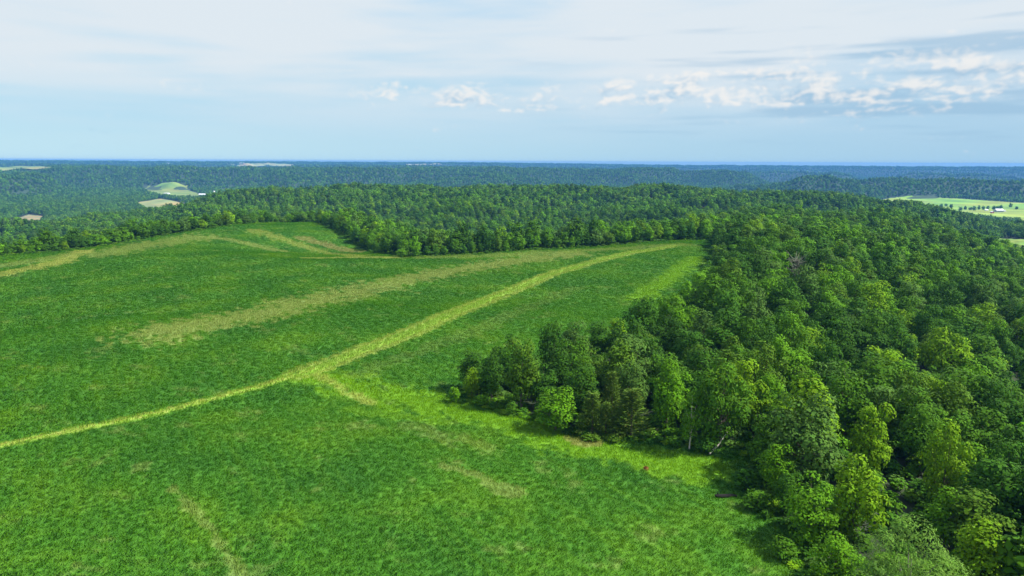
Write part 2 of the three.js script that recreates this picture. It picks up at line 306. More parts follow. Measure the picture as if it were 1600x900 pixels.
// ------------------------------------------------------------------ leaf geometry
class Leaves {
  constructor() { this.pos = []; this.nor = []; this.col = []; this.idx = []; }
  // a folded leaf-shaped face at p, pointing along d, facing n; soft bends its normals towards "out"
  leaf(p, d, n, len, wid, tint, out, soft) {
    const s = [d[1] * n[2] - d[2] * n[1], d[2] * n[0] - d[0] * n[2], d[0] * n[1] - d[1] * n[0]], k = this.pos.length / 3;
    const fold = 0.22 * wid, q = (a, b, c) => this.pos.push(p[0] + d[0] * a + s[0] * b + n[0] * c, p[1] + d[1] * a + s[1] * b + n[1] * c, p[2] + d[2] * a + s[2] * b + n[2] * c);
    q(-len / 2, 0, 0); q(0.05 * len, wid / 2, -fold); q(len / 2, 0, 0); q(0.05 * len, -wid / 2, -fold);
    const m = [0, 1, 2].map((i) => n[i] * (1 - soft) + out[i] * soft), L = Math.hypot(...m) || 1;
    for (let i = 0; i < 4; i++) { this.nor.push(m[0] / L, m[1] / L, m[2] / L); this.col.push(...tint); }
    this.idx.push(k, k + 1, k + 2, k, k + 2, k + 3);
  }
  build() {
    const g = new THREE.BufferGeometry();
    g.setAttribute('position', new THREE.Float32BufferAttribute(this.pos, 3)); g.setAttribute('normal', new THREE.Float32BufferAttribute(this.nor, 3));
    g.setAttribute('color', new THREE.Float32BufferAttribute(this.col, 3)); g.setIndex(this.idx);
    return g;
  }
}
function onSphere(r) { const y = 2 * r() - 1, a = 2 * Math.PI * r(), s = Math.sqrt(1 - y * y); return [s * Math.cos(a), y, s * Math.sin(a)]; }
const norm = (v) => { const l = Math.hypot(...v) || 1; return v.map((x) => x / l); };
// A crown of unit-ish trees: 10 m wide, from 2.2 m to 12 m above the ground. Lobes of foliage sit on the limb ends; leaves fill each lobe's outer half.
function crownPlan(seed, o = {}) {
  const r = rngOf(seed), { n = 34, rx = 4.4, y0 = 1.7, y1 = 12, lobe = 1.65, top = 0.62 } = o, lobes = [];
  const cy = lerp(y0, y1, 1 - top), up = y1 - cy - lobe * 0.6, down = cy - y0;
  for (let i = 0; i < n * 30 && lobes.length < n; i++) {
    const d = onSphere(r), k = Math.pow(r(), 0.28), R = lobe * lerp(0.6, 1.25, r());
    const wob = 1 + 0.3 * n3(d[0] * 1.6 + seed, d[1] * 1.6, d[2] * 1.6);
    const c = [d[0] * (rx - R * 0.7) * k * wob, cy + d[1] * (d[1] > 0 ? up : down) * k * wob, d[2] * (rx - R * 0.7) * k * wob];
    if (lobes.some((l) => Math.hypot(l.c[0] - c[0], l.c[1] - c[1], l.c[2] - c[2]) < 0.62 * Math.min(R, l.R) + 0.35)) continue;
    lobes.push({ c, R, t: lerp(0.82, 1.2, r()) });
  }
  return { lobes, cy, seed };
}
function crown(plan, count, size, o = {}) {
  const r = rngOf(plan.seed * 31 + count), L = new Leaves(), { soft = 0.55, droop = 0, slim = 0.62, flatten = 0.78 } = o;
  const total = plan.lobes.reduce((s, l) => s + l.R * l.R, 0);
  for (const l of plan.lobes) {
    const m = Math.round((count * l.R * l.R) / total);
    for (let i = 0; i < m; i++) {
      let d = onSphere(r);
      if (d[1] < -0.25 && r() < 0.6) d[1] = -d[1];
      const k = l.R * (1 - 0.42 * r() * r()) * (1 + 0.22 * n3(d[0] * 2.3 + l.c[0], d[1] * 2.3 + l.c[1], d[2] * 2.3 + l.c[2]));
      const p = [l.c[0] + d[0] * k, l.c[1] + d[1] * k * flatten - droop * (1 - d[1]) * l.R * r(), l.c[2] + d[2] * k];
      const n = norm([d[0] + 0.9 * (r() - 0.5), d[1] + 0.45 + 0.9 * (r() - 0.5), d[2] + 0.9 * (r() - 0.5)]);
      let t = onSphere(r); t[1] -= 0.35 + droop * 2.2; const q = t[0] * n[0] + t[1] * n[1] + t[2] * n[2]; t = norm([t[0] - q * n[0], t[1] - q * n[1], t[2] - q * n[2]]);
      const s = size * lerp(0.65, 1.35, r()), v = l.t * lerp(0.78, 1.22, r()), w = lerp(0.92, 1.12, r());
      const big = norm([l.c[0], (l.c[1] - plan.cy) * 0.8 + 1.2, l.c[2]]);
      L.leaf(p, t, n, s, s * slim, [v * w, v, v * 0.95], norm([d[0] * 0.75 + big[0] * 0.4, d[1] * 0.75 + big[1] * 0.4, d[2] * 0.75 + big[2] * 0.4]), soft);
    }
  }
  return L.build();
}
function tube(points, radii, sides = 6) {
  const pos = [], idx = [], P3 = points.map((p) => new THREE.Vector3(...p));
  P3.forEach((p, k) => {
    const d = P3[Math.min(k + 1, P3.length - 1)].clone().sub(P3[Math.max(k - 1, 0)]).normalize(), u = new THREE.Vector3(Math.abs(d.y) > 0.9 ? 1 : 0, Math.abs(d.y) > 0.9 ? 0 : 1, 0).cross(d).normalize(), v = d.clone().cross(u);
    for (let i = 0; i < sides; i++) { const a = (i / sides) * 2 * Math.PI; pos.push(...p.clone().addScaledVector(u, Math.cos(a) * radii[k]).addScaledVector(v, Math.sin(a) * radii[k]).toArray()); }
  });
  for (let k = 0; k < P3.length - 1; k++) for (let i = 0; i < sides; i++) { const a = k * sides + i, b = k * sides + ((i + 1) % sides); idx.push(a, b, a + sides, b, b + sides, a + sides); }
  const g = new THREE.BufferGeometry(); g.setAttribute('position', new THREE.Float32BufferAttribute(pos, 3)); g.setIndex(idx); g.computeVertexNormals(); return g;
}
function trunkOf(plan, o = {}) {                                                  // a tapered, slightly bent trunk and a limb to every other lobe
  const r = rngOf(plan.seed + 77), { girth = 0.24, high = plan.cy + 1.5, limbs = 11 } = o, bx = 0.5 * (r() - 0.5), bz = 0.5 * (r() - 0.5);
  const at = (t) => [bx * t * t * 1.5 + 0.12 * Math.sin(t * 5), t * high, bz * t * t * 1.5], parts = [];
  parts.push(tube([[at(0)[0], -0.6, 0], at(0.03), at(0.2), at(0.45), at(0.7), at(1)], [girth * 1.6, girth * 1.25, girth, girth * 0.8, girth * 0.55, girth * 0.2], 7));
  plan.lobes.filter((l, i) => i < limbs).forEach((l) => {
    const t = clamp((l.c[1] * 0.55 + 0.4) / high, 0.22, 0.9), a = at(t), m = [lerp(a[0], l.c[0], 0.5), lerp(a[1], l.c[1], 0.38), lerp(a[2], l.c[2], 0.5)];
    parts.push(tube([a, m, l.c], [girth * 0.42, girth * 0.26, girth * 0.08], 5));
  });
  return mergeGeometries(parts);
}
const leafMat = (c, rough = 0.8) => new THREE.MeshPhysicalMaterial({ color: new THREE.Color().setRGB(...c), vertexColors: true, roughness: rough, transmission: 0.22, thickness: 0, specularIntensity: 0.09, side: THREE.DoubleSide });
const barkTex = dataTex(64, 64, (u, v) => { const s = 0.7 + 0.5 * n2(u * 9, v * 3); return [0.11 * s, 0.085 * s, 0.06 * s]; });
const bark = new THREE.MeshStandardMaterial({ color: new THREE.Color().setRGB(0.10, 0.08, 0.058), roughness: 1 });
const paleBark = new THREE.MeshStandardMaterial({ color: new THREE.Color().setRGB(0.50, 0.47, 0.41), roughness: 0.9 });
const greyBark = new THREE.MeshStandardMaterial({ color: new THREE.Color().setRGB(0.17, 0.17, 0.125), roughness: 0.95 });
// foliage colours, by the word the labels use
const GREEN = {
  'mid green': [0.062, 0.164, 0.008], 'dark green': [0.036, 0.106, 0.008], 'bright green': [0.094, 0.240, 0.007], 'yellow-green': [0.138, 0.278, 0.007], 'olive green': [0.076, 0.164, 0.011], 'grey-green': [0.072, 0.158, 0.024], 'deep green': [0.043, 0.130, 0.009],
};
const LEAF = Object.fromEntries(Object.entries(GREEN).map(([k, c]) => [k, leafMat(c)]));
const PLANS = [1, 2, 3, 4, 5, 6, 7].map((s) => crownPlan(s * 17, [{}, { rx: 4.9, y1: 11, n: 40 }, { rx: 3.7, y1: 13, n: 34 }, { n: 26, lobe: 2.0 }, { rx: 5.2, y1: 10.5, n: 44, lobe: 1.5 }, { rx: 3.2, y1: 12.5, y0: 2.2, n: 30, top: 0.7 }, { n: 30, lobe: 1.8, rx: 4.6 }][s - 1]));
const FINE = PLANS.map((p) => ({ crown: crown(p, 3500, 0.50), trunk: trunkOf(p) }));

// ------------------------------------------------------------------ trees placed by eye along the wood's edge: [base x, base y in the photo, height m, width m, plan, colour, label]
const numbers = {};
function nextName(n) { const k = numbers[n] = (numbers[n] ?? -1) + 1; return k ? n + '_' + String(k).padStart(3, '0') : n; }
const spots = [];
function standing(name, x, z, turn = 0) { const g = new THREE.Group(); g.name = nextName(name); g.position.set(x, heightAt(x, z), z); g.rotation.y = turn; return g; }
function part(parent, name, geometry, material) { const m = new THREE.Mesh(geometry, material); m.name = name; parent.add(m); return m; }
function broadleaf(x, z, high, wide, k, tone, label, group, turn) {
  const t = standing('broadleaf_tree', x, z, turn), y = PLANS[k].lobes.reduce((m, l) => Math.max(m, l.c[1] + l.R), 0), w = PLANS[k].lobes.reduce((m, l) => Math.max(m, Math.hypot(l.c[0], l.c[2]) + l.R), 0) * 2;
  t.scale.set(wide / w, high / y, wide / w);
  part(t, 'trunk', FINE[k].trunk, bark); part(t, 'crown', FINE[k].crown, LEAF[tone]);
  return put(tag(t, label, 'tree', group));
}
const KEY = [
  [737, 621, 6.4, 4.2, 5, 'yellow-green', 'slim yellow-green tree at the tip of the wooded spur in the field'],
  [768, 627, 9.5, 7.5, 0, 'dark green', 'rounded dark green tree second from the tip of the wooded spur'],
  [815, 641, 14.0, 7.5, 2, 'olive green', 'tall olive tree rising above the tip of the wooded spur'],
  [868, 672, 8.2, 8.6, 1, 'bright green', 'bushy bright green tree left of the pines at the field edge'],
  [848, 640, 9.0, 7.0, 3, 'deep green', 'deep green tree behind the bushy bright green one'],
  [865, 596, 13.5, 9.0, 4, 'dark green', 'dark tree on the far side of the wooded spur, topped by bright shoots'],
  [905, 640, 11.0, 8.0, 6, 'mid green', 'mid green tree close behind the leftmost pine'],
  [985, 655, 11.5, 8.4, 0, 'grey-green', 'grey-green tree standing behind the widest pine'],
  [1040, 675, 13.5, 6.6, 5, 'bright green', 'tall bright green tree just left of the white-trunked birch'],
  [1125, 700, 15.0, 12.5, 4, 'mid green', 'large spreading tree with deep shade beneath, right of the birch'],
  [1000, 545, 14.0, 11.0, 1, 'deep green', 'broad dark tree highest on the wooded spur against the field'],
  [1082, 520, 13.0, 9.0, 3, 'dark green', 'dark round tree standing out against the upper lane field'],
  [1212, 775, 8.0, 6.5, 6, 'bright green', 'small bright green tree beside the dark gap at the field edge'],
  [1190, 735, 9.0, 6.0, 5, 'mid green', 'mid green tree at the corner where the meadow meets the wood'],
  [1250, 760, 14.5, 12.0, 1, 'grey-green', 'wide grey-green tree with twiggy crown above the dark gap'],
  [1260, 850, 9.2, 8.0, 3, 'bright green', 'bright leafy tree leaning over the near edge of the field'],
  [1330, 850, 11.5, 9.0, 0, 'yellow-green', 'vivid yellow-green tree behind the feathery willow'],
  [1525, 935, 9.5, 6.6, 5, 'yellow-green', 'vivid lime tree right of the feathery willow at the bottom'],
  [1300, 925, 6.8, 6.5, 6, 'bright green', 'low bright tree at the bottom beside the willow'],
  [1353, 760, 13.0, 6.5, 2, 'yellow-green', 'narrow yellow-green tree standing in the lower right wood'],
  [1470, 800, 13.5, 8.0, 4, 'yellow-green', 'lime-topped tree among dark ones in the lower right wood'],
];
KEY.forEach(([px, py, high, wide, k, tone, label], i) => { const [x, z] = P(px, py); broadleaf(x, z, high, wide, k, tone, label, null, i * 1.7); spots.push([x, z, wide * 0.42]); });
// pines
function pineParts(seed) {
  const r = rngOf(seed), L = new Leaves(), H = 8.5;
  for (let w = 0; w < 22; w++) {
    const y = 0.5 + (w / 21) * (H - 0.9), reach = 2.3 * Math.pow(1 - (y - 0.5) / H, 0.62) * lerp(0.8, 1.15, r()) + 0.12, n = 9;
    for (let b = 0; b < n; b++) {
      const a = (b / n + r() * 0.12 + w * 0.37) * 2 * Math.PI, ca = Math.cos(a), sa = Math.sin(a), len = reach * lerp(0.65, 1.1, r());
      for (let i = 0; i < 17; i++) {
        const t = Math.pow(r(), 0.6), p = [ca * len * t + 0.3 * (r() - 0.5), y + 0.35 * t + 0.35 * (r() - 0.5), sa * len * t + 0.3 * (r() - 0.5)];
        const d = norm([ca + r() - 0.5, 0.75 + r() - 0.5, sa + r() - 0.5]); let nn = onSphere(r); const q = nn[0] * d[0] + nn[1] * d[1] + nn[2] * d[2]; nn = norm([nn[0] - q * d[0], nn[1] - q * d[1], nn[2] - q * d[2]]);
        const brown = r() < 0.03 ? 1 : 0, v = lerp(0.7, 1.3, r());
        L.leaf(p, d, nn, lerp(0.35, 0.6, r()), 0.11, brown ? [1.7 * v, 0.85 * v, 1.1 * v] : [v, v, v], norm([ca, 0.5, sa]), 0.4);
      }
    }
  }
  return { crown: L.build(), trunk: tube([[0, -0.5, 0], [0.03, 2, 0], [0, H - 0.3, 0.04]], [0.17, 0.12, 0.02], 6) };
}
const PINE = [pineParts(5), pineParts(6)], pineLeaf = leafMat([0.108, 0.195, 0.024], 0.85);
[[925, 680, 7.4, 1.35, 0, 'leftmost olive-brown pine at the field edge beside the bright bushy tree'], [946, 683, 6.0, 0.95, 1, 'slender olive pine between the two wide pines'], [986, 682, 8.2, 1.8, 0, 'widest olive-brown pine, rightmost of the row at the field edge'], [955, 664, 9.6, 1.1, 1, 'tall thin pine poking up behind the front row of pines']].forEach(([px, py, high, wide, k, label], i) => {
  const [x, z] = P(px, py), t = standing('pine_tree', x, z, i * 2.1); t.scale.set(wide, high / 8.5, wide);
  part(t, 'trunk', PINE[k].trunk, bark); part(t, 'crown', PINE[k].crown, pineLeaf); put(tag(t, label, 'tree', 'pines at the field edge')); spots.push([x, z, 2]);
});
// birch, willow, dead tree
{
  const plan = crownPlan(301, { n: 24, rx: 2.3, y0: 2.0, y1: 12, lobe: 0.95, top: 0.6 }), [x, z] = P(1077, 702), t = standing('birch_tree', x, z, 0.5);
  t.scale.setScalar(0.82); part(t, 'trunk', trunkOf(plan, { girth: 0.13, high: 11, limbs: 12 }), paleBark); part(t, 'crown', crown(plan, 1700, 0.36, { droop: 0.35 }), LEAF['bright green']);
  put(tag(t, 'slender birch with a white trunk standing in front of the shaded wood', 'tree')); spots.push([x, z, 2.2]);
  const wp = crownPlan(302, { n: 40, rx: 5.2, y0: 2.5, y1: 12, lobe: 1.7, top: 0.55 }), [wx, wz] = P(1412, 985), w = standing('willow_tree', wx, wz, 1.1);
  w.scale.set(0.98, 0.93, 0.98); part(w, 'trunk', trunkOf(wp, { girth: 0.3 }), greyBark); part(w, 'crown', crown(wp, 9000, 0.40, { droop: 0.4, slim: 0.20, soft: 0.7 }), leafMat([0.125, 0.255, 0.036], 0.8));
  put(tag(w, 'feathery pale olive willow at the bottom right corner', 'tree')); spots.push([wx, wz, 4]);
  const sp = crownPlan(303, { n: 16, rx: 2.1, y0: 2.6, y1: 6.5, lobe: 0.9, top: 0.5 }), [sx, sz] = P(1384, 985), s = standing('willow_tree', sx, sz - 0.5, 2);
  s.scale.setScalar(0.95); part(s, 'trunk', trunkOf(sp, { girth: 0.1, high: 5.5 }), paleBark); part(s, 'crown', crown(sp, 2600, 0.34, { droop: 0.35, slim: 0.25, soft: 0.65 }), leafMat([0.125, 0.250, 0.055], 0.8));
  put(tag(s, 'small willow with a thin pale trunk before the big feathery willow', 'tree')); spots.push([sx, sz, 1.5]);
  const [dx, dz] = P(1243, 455), dead = standing('dead_tree', dx, dz, 0.3), r = rngOf(9), twigs = [];
  for (let i = 0; i < 70; i++) { const a = r() * 6.28, y = lerp(5, 11, r()), l = lerp(1.5, 4.4, r()), up = lerp(0.5, 2.6, r()); twigs.push(tube([[0, y, 0], [Math.cos(a) * l * 0.5, y + up * 0.6, Math.sin(a) * l * 0.5], [Math.cos(a + 0.3) * l, y + up * 1.5, Math.sin(a + 0.3) * l]], [0.13, 0.10, 0.04], 4)); }
  dead.scale.setScalar(1.0); part(dead, 'trunk', tube([[0, -0.5, 0], [0.1, 5, 0], [0, 12, 0.1]], [0.3, 0.22, 0.05], 6), greyBark); part(dead, 'branches', mergeGeometries(twigs), greyBark);
  put(tag(dead, 'bare grey dead tree among the green crowns of the right-hand wood', 'tree')); spots.push([dx, dz, 5]);
}
// saplings and shrubs at the edge
const shrubPlan = [crownPlan(401, { n: 16, rx: 1.5, y0: 0.2, y1: 2.6, lobe: 0.7, top: 0.55 }), crownPlan(402, { n: 14, rx: 1.3, y0: 0.3, y1: 2.9, lobe: 0.62, top: 0.6 })];
const SHRUB = shrubPlan.map((p) => ({ crown: crown(p, 900, 0.30), trunk: trunkOf(p, { girth: 0.06, high: 1.8, limbs: 8 }) }));
[[709, 629, 3.1, 1.0, 1, 'bright green', 'lone bright green sapling standing in the meadow off the spur tip'], [752, 633, 2.2, 1.1, 0, 'bright green', 'low leafy shrub under the slim yellow-green tree'], [800, 648, 2.6, 1.0, 1, 'mid green', 'shrub hanging over the field edge below the tall olive tree'],
  [628, 402, 4.6, 2.1, 0, 'bright green', 'round bright bush at the foot of the far tree line by the saddle'], [1105, 706, 3.0, 1.6, 0, 'deep green', 'dark shrub right of the birch at the wood edge'], [1165, 765, 3.0, 1.6, 1, 'deep green', 'twiggy dark shrub above the dark gap at the field edge'], [1183, 795, 2.6, 1.4, 0, 'mid green', 'shrub just below the dark gap at the field edge'],
  [1225, 872, 2.4, 1.3, 1, 'mid green', 'low shrub on the near field edge under the leaning tree'], [1258, 925, 2.4, 1.4, 0, 'deep green', 'dark low shrub at the bottom edge beside the field'], [960, 690, 1.3, 1.0, 0, 'olive green', 'small olive shrub in front of the pines'], [922, 689, 1.2, 1.2, 1, 'olive green', 'brownish low shrub at the feet of the leftmost pine'],
].forEach(([px, py, high, wide, k, tone, label], i) => {
  const [x, z] = P(px, py), t = standing('shrub', x, z, i * 1.3); t.scale.set(wide, high / 2.7, wide);
  part(t, 'stem', SHRUB[k].trunk, bark); part(t, 'foliage', SHRUB[k].crown, LEAF[tone]); put(tag(t, label, 'shrub')); spots.push([x, z, wide]);
});
// log shape added for a dark gap, rusty weeds, marker post, fallen pale trunk
{
  const [x, z] = P(1131, 777), g = standing('dark_gap_log', x, z, 0.06); g.scale.setScalar(0.78); g.position.y -= 0.08;
  const m = part(g, 'log', tube([[-1.7, 0.62, 0.1], [-1.3, 0.42, 0], [-0.4, 0.34, 0.04], [0.7, 0.36, -0.02], [1.6, 0.32, -0.1], [2.3, 0.25, -0.1]], [0.10, 0.30, 0.36, 0.34, 0.30, 0.2], 9), new THREE.MeshStandardMaterial({ color: new THREE.Color().setRGB(0.008, 0.007, 0.006), roughness: 1 }));  // near-black colour makes this added log shape read as a dark gap
  part(g, 'dark_stub', tube([[-1.0, 0.6, 0], [-1.2, 0.95, 0.05], [-1.25, 1.1, 0.1]], [0.1, 0.07, 0.03], 6), m.material);
  put(tag(g, 'short near-black log shape standing in for a dark gap at the wood edge', 'log'));
  const [wx, wz] = P(1009, 735), L = new Leaves(), r = rngOf(21);
  for (let i = 0; i < 150; i++) { const a = r() * 6.28, k = Math.sqrt(r()) * 0.42, d = norm([Math.cos(a) * 0.5, 1, Math.sin(a) * 0.5]), n = norm([Math.cos(a), -0.5, Math.sin(a)]); L.leaf([Math.cos(a) * k, 0.15 + 0.42 * r(), Math.sin(a) * k], d, n, 0.26, 0.1, [1, lerp(0.7, 1.2, r()), 1], [0, 1, 0], 0.4); }
  const w = new THREE.Mesh(L.build(), leafMat([0.33, 0.15, 0.06], 0.9)); w.name = 'dry_weeds'; w.position.set(wx, heightAt(wx, wz), wz); put(tag(w, 'rusty brown clump of dry weeds in the bright meadow grass', 'plant'));
  const [fx, fz] = P(606, 383), post = standing('marker_post', fx, fz, 0.2);
  part(post, 'post', new THREE.BoxGeometry(0.14, 1.7, 0.14).translate(0, 0.85, 0), paleBark); part(post, 'plate', new THREE.BoxGeometry(0.75, 0.5, 0.05).translate(0, 1.55, 0.1), new THREE.MeshStandardMaterial({ color: new THREE.Color().setRGB(0.6, 0.6, 0.57), roughness: 0.7 }));
  put(tag(post, 'small pale marker on a post at the shaded foot of the far trees', 'post'));
  const [tx, tz] = P(1120, 708), t = standing('leaning_deadwood', tx, tz, 0.7);
  part(t, 'trunk', tube([[-2, 0.5, 0], [0, 1.4, 0.2], [2.4, 2.9, 0.1]], [0.15, 0.12, 0.05], 6), paleBark); put(tag(t, 'pale leaning dead trunk in the shade right of the birch', 'log'));
}
// ------------------------------------------------------------------ farm buildings
const paint = (r, g, b, rough = 0.7) => new THREE.MeshStandardMaterial({ color: new THREE.Color().setRGB(r, g, b), roughness: rough });
const PAINT = { white: paint(0.8, 0.8, 0.78), red: paint(0.42, 0.10, 0.07), grey: paint(0.36, 0.37, 0.40), tin: paint(0.72, 0.74, 0.76, 0.5), dark: paint(0.05, 0.05, 0.055) };
function barn(px, py, w, l, h, wall, roof, turn, label, category = 'building') {
  const [x, z] = P(px, py), b = standing('farm_building', x, z, turn); b.position.y += 0.5;
  const s = new THREE.Shape([[-w / 2, -3], [w / 2, -3], [w / 2, h], [0, h + w * 0.3], [-w / 2, h]].map((p) => new THREE.Vector2(...p)));
  part(b, 'wall', new THREE.ExtrudeGeometry(s, { depth: l, bevelEnabled: false }).translate(0, 0, -l / 2), PAINT[wall]);
  for (const k of [-1, 1]) { const slope = Math.atan2(w * 0.3, w / 2), len = Math.hypot(w / 2, w * 0.3) + 0.5, g = new THREE.BoxGeometry(len, 0.2, l + 1); g.translate(k * len / 2, 0.12, 0); g.rotateZ(-k * slope); g.translate(0, h + w * 0.3, 0); part(b, 'roof', g, PAINT[roof]); }
  part(b, 'door', new THREE.BoxGeometry(w * 0.35, h * 0.7, 0.2).translate(0, h * 0.35, l / 2 + 0.12), PAINT.dark);
  part(b, 'window', new THREE.BoxGeometry(0.2, h * 0.25, l * 0.5).translate(w / 2 + 0.12, h * 0.6, 0), PAINT.dark);
  return put(tag(b, label, category)), spots.push([x, z, Math.max(w, l) * 0.7 + 10]), b;
}
const Q = Math.PI / 2;
barn(1560, 332, 15, 21, 6, 'grey', 'tin', Q, 'long grey shed with a shining white roof at the right-hand farm');
barn(1550, 334, 6, 7, 5, 'red', 'tin', 0.2, 'small red barn left of the long white-roofed shed');
barn(1541, 330, 7, 8, 3.4, 'white', 'tin', Q, 'low white farmhouse left of the red barn');
barn(1569, 331.5, 6, 7, 4, 'white', 'tin', 0.4, 'white shed at the right end of the long grey one');
barn(318, 306, 12, 34, 5, 'white', 'tin', Q, 'long white barn at the foot of the hillside pasture');
barn(261, 304, 10, 22, 4, 'white', 'tin', Q, 'white roofed barn at the lower edge of the hillside pasture');
barn(152, 315, 12, 14, 5, 'white', 'tin', 0.3, 'white house alone among the valley trees at left');
barn(75, 322, 11, 13, 4, 'white', 'tin', Q, 'small white house low in the far left valley');
barn(22, 321, 11, 22, 4, 'white', 'tin', Q, 'white farmhouse nearest the left edge of the photo');
barn(262, 256.5, 18, 60, 7, 'white', 'tin', Q, 'long white building on the far left skyline');
barn(378, 256.5, 18, 60, 9, 'red', 'tin', Q, 'reddish farm building on the far skyline right of the white one');
barn(640, 258, 18, 40, 7, 'white', 'tin', Q, 'white building on the skyline above the middle wood');
barn(1395, 264.5, 18, 40, 8, 'white', 'tin', Q, 'pale building on the far blue ridge at right');
{
  const [x, z] = P(335, 306), s = standing('silo', x, z); spots.push([x, z, 16]);
  part(s, 'shaft', new THREE.CylinderGeometry(3.4, 3.4, 17, 20).translate(0, 8.5, 0), PAINT.white); part(s, 'dome', new THREE.SphereGeometry(3.5, 20, 8, 0, 6.283, 0, Q).translate(0, 17, 0), PAINT.tin);
  put(tag(s, 'white silo beside the long barn in the left-hand valley', 'silo'));
}

// ------------------------------------------------------------------ woods: a tree on every free place that can be seen
const toneList = Object.keys(GREEN);
function toneAt(x, z, r) {
  const a = fbm(x / 60 + 5, z / 60, 2) + 0.9 * (r() - 0.5);
  const q = r();
  if (q < 0.07) return 'yellow-green'; if (q < 0.17) return 'grey-green'; if (q < 0.26) return 'olive green';
  return a > 0.22 ? 'bright green' : a > -0.08 ? 'mid green' : a > -0.32 ? 'deep green' : 'dark green';
}
// how high the land and its trees stand against the sky, by direction and distance, to leave out what nobody can see
const AZ = 46, BINS = 460, STEPS = 260, horizon = new Float32Array(BINS * STEPS), stepR = (k) => 50 * Math.pow(240, k / (STEPS - 1));
for (let b = 0; b < BINS; b++) {
  const a = lerp(-AZ, AZ, b / (BINS - 1)) * D2R; let top = -9;
  for (let k = 0; k < STEPS; k++) { const r = stepR(k), x = Math.sin(a) * r, z = -Math.cos(a) * r; horizon[b * STEPS + k] = top; top = Math.max(top, (heightAt(x, z) + (r > 500 || edge(x, z) > 4 ? 8 : 0) - EYE) / r); }
}
function hidden(x, z, y) { const r = Math.hypot(x, z), a = Math.atan2(x, -z) / D2R; if (Math.abs(a) > AZ - 0.2) return true; const b = Math.round((a + AZ) / (2 * AZ) * (BINS - 1)), k = clamp(Math.floor(Math.log(r / 50) / Math.log(240) * (STEPS - 1)) - 1, 0, STEPS - 1); return (y - EYE) / r < horizon[b * STEPS + k] - 4 / r - 0.0008; }
const found = [], rt = rngOf(2024);
function scatter(r0, r1, step, scale) {
  const n = Math.ceil(r1 / step);
  for (let j = -Math.ceil(120 / step); j < n; j++) for (let i = -n; i <= n; i++) {
    const x = (i + 0.5 + 0.85 * (rt() - 0.5)) * step, z = -(j + 0.5 + 0.85 * (rt() - 0.5)) * step, r = Math.hypot(x, z), a = rt(), b = rt();
    if (r < r0 || r >= r1 || Math.abs(Math.atan2(x, -z)) > (AZ - 0.5) * D2R) continue;
    if (r < 900 && edge(x, z) < 2.6) continue;
    if (r > 900 && inPasture(x, z, 6)) continue;
    if (spots.some((s) => Math.hypot(s[0] - x, s[1] - z) < s[2] + (s[2] < 9 ? 2.2 : 0))) continue;
    const y = heightAt(x, z), high = lerp(8.8, 16.2, a) * scale * (z < -300 && z > -700 && x < -120 ? 0.78 : 1), wide = lerp(7.6, 13.6, 0.5 * a + 0.5 * b) * scale;
    if (y < -120 || hidden(x, z, y + high)) continue;
    found.push({ x, z, y, high, wide, r, tone: toneAt(x, z, rt), k: Math.floor(rt() * 7), turn: rt() * 6.28 });
  }
}
{
  // a closed row along the open land, then the wood behind it
  for (let i = 0; i < FIELD.length - 4; i++) {
    const a = FIELD[i], b = FIELD[i + 1], len = Math.hypot(b[0] - a[0], b[1] - a[1]), nx = (b[1] - a[1]) / len, nz = -(b[0] - a[0]) / len;
    for (let s = 0; s < len; s += 4.6) {
      const t = (s + 3 * rt()) / len, out = lerp(2.2, 4.6, rt()); let x = lerp(a[0], b[0], t) + nx * out, z = lerp(a[1], b[1], t) + nz * out;
      if (edge(x, z) < 0) { x -= 2 * nx * out; z -= 2 * nz * out; }
      const q = rt(), k = q < 0.35 ? 0.5 : 0.85, e = rt(), f = rt(), kk = Math.floor(rt() * 7), turn = rt() * 6.28, tone = toneAt(x, z, rt);
      if (edge(x, z) < 1.6 || spots.some((p) => Math.hypot(p[0] - x, p[1] - z) < p[2] + 1.6) || Math.abs(Math.atan2(x, -z)) > (AZ - 0.5) * D2R || x < -430) continue;
      const y = heightAt(x, z), high = lerp(9.5, 14, e) * k * (z < -300 && x < -150 ? 0.75 : 1), wide = lerp(7, 10, f) * Math.min(1, k + 0.1);
      found.push({ x, z, y, high, wide, r: Math.hypot(x, z), tone, k: kk, turn }); spots.push([x, z, wide * 0.22]);
    }
  }
}
scatter(45, 190, 7.0, 0.9); scatter(190, 400, 8.6, 1.06); scatter(400, 1500, 8.4, 1.0); scatter(1500, 3000, 10.5, 1.08); scatter(3000, 5200, 15, 1.2); scatter(5200, 10500, 30, 1.6);
for (const t of found) { const s = seen(t.x, t.y + t.high * 0.7, t.z); t.size = s[2] > 5 && s[0] > -20 && s[0] < 1620 && s[1] < 960 ? t.wide / s[2] : 0; }
[[1516, 329], [1522, 330], [1529, 329], [1536, 329], [1543, 328.5], [1553, 329], [1558, 328.5], [1563, 328], [1579, 325], [1588, 328], [1478, 323], [1470, 325], [1486, 326], [1425, 319], [1420, 321], [1436, 322], [1500, 330], [1508, 329]].forEach(([px, py], i) => { const [x, z] = P(px, py); found.push({ x, z, y: heightAt(x, z), high: lerp(11, 18, rt()), wide: lerp(11, 17, rt()), r: Math.hypot(x, z), tone: 'deep green', k: i % 7, turn: i, size: 0 }); });
found.sort((a, b) => b.size - a.size);
const single = found.splice(0, 300 - KEY.length);
const SHAPE = ['rounded', 'broad', 'tall-crowned', 'coarsely lobed', 'flat-topped spreading', 'slim', 'full-crowned'];
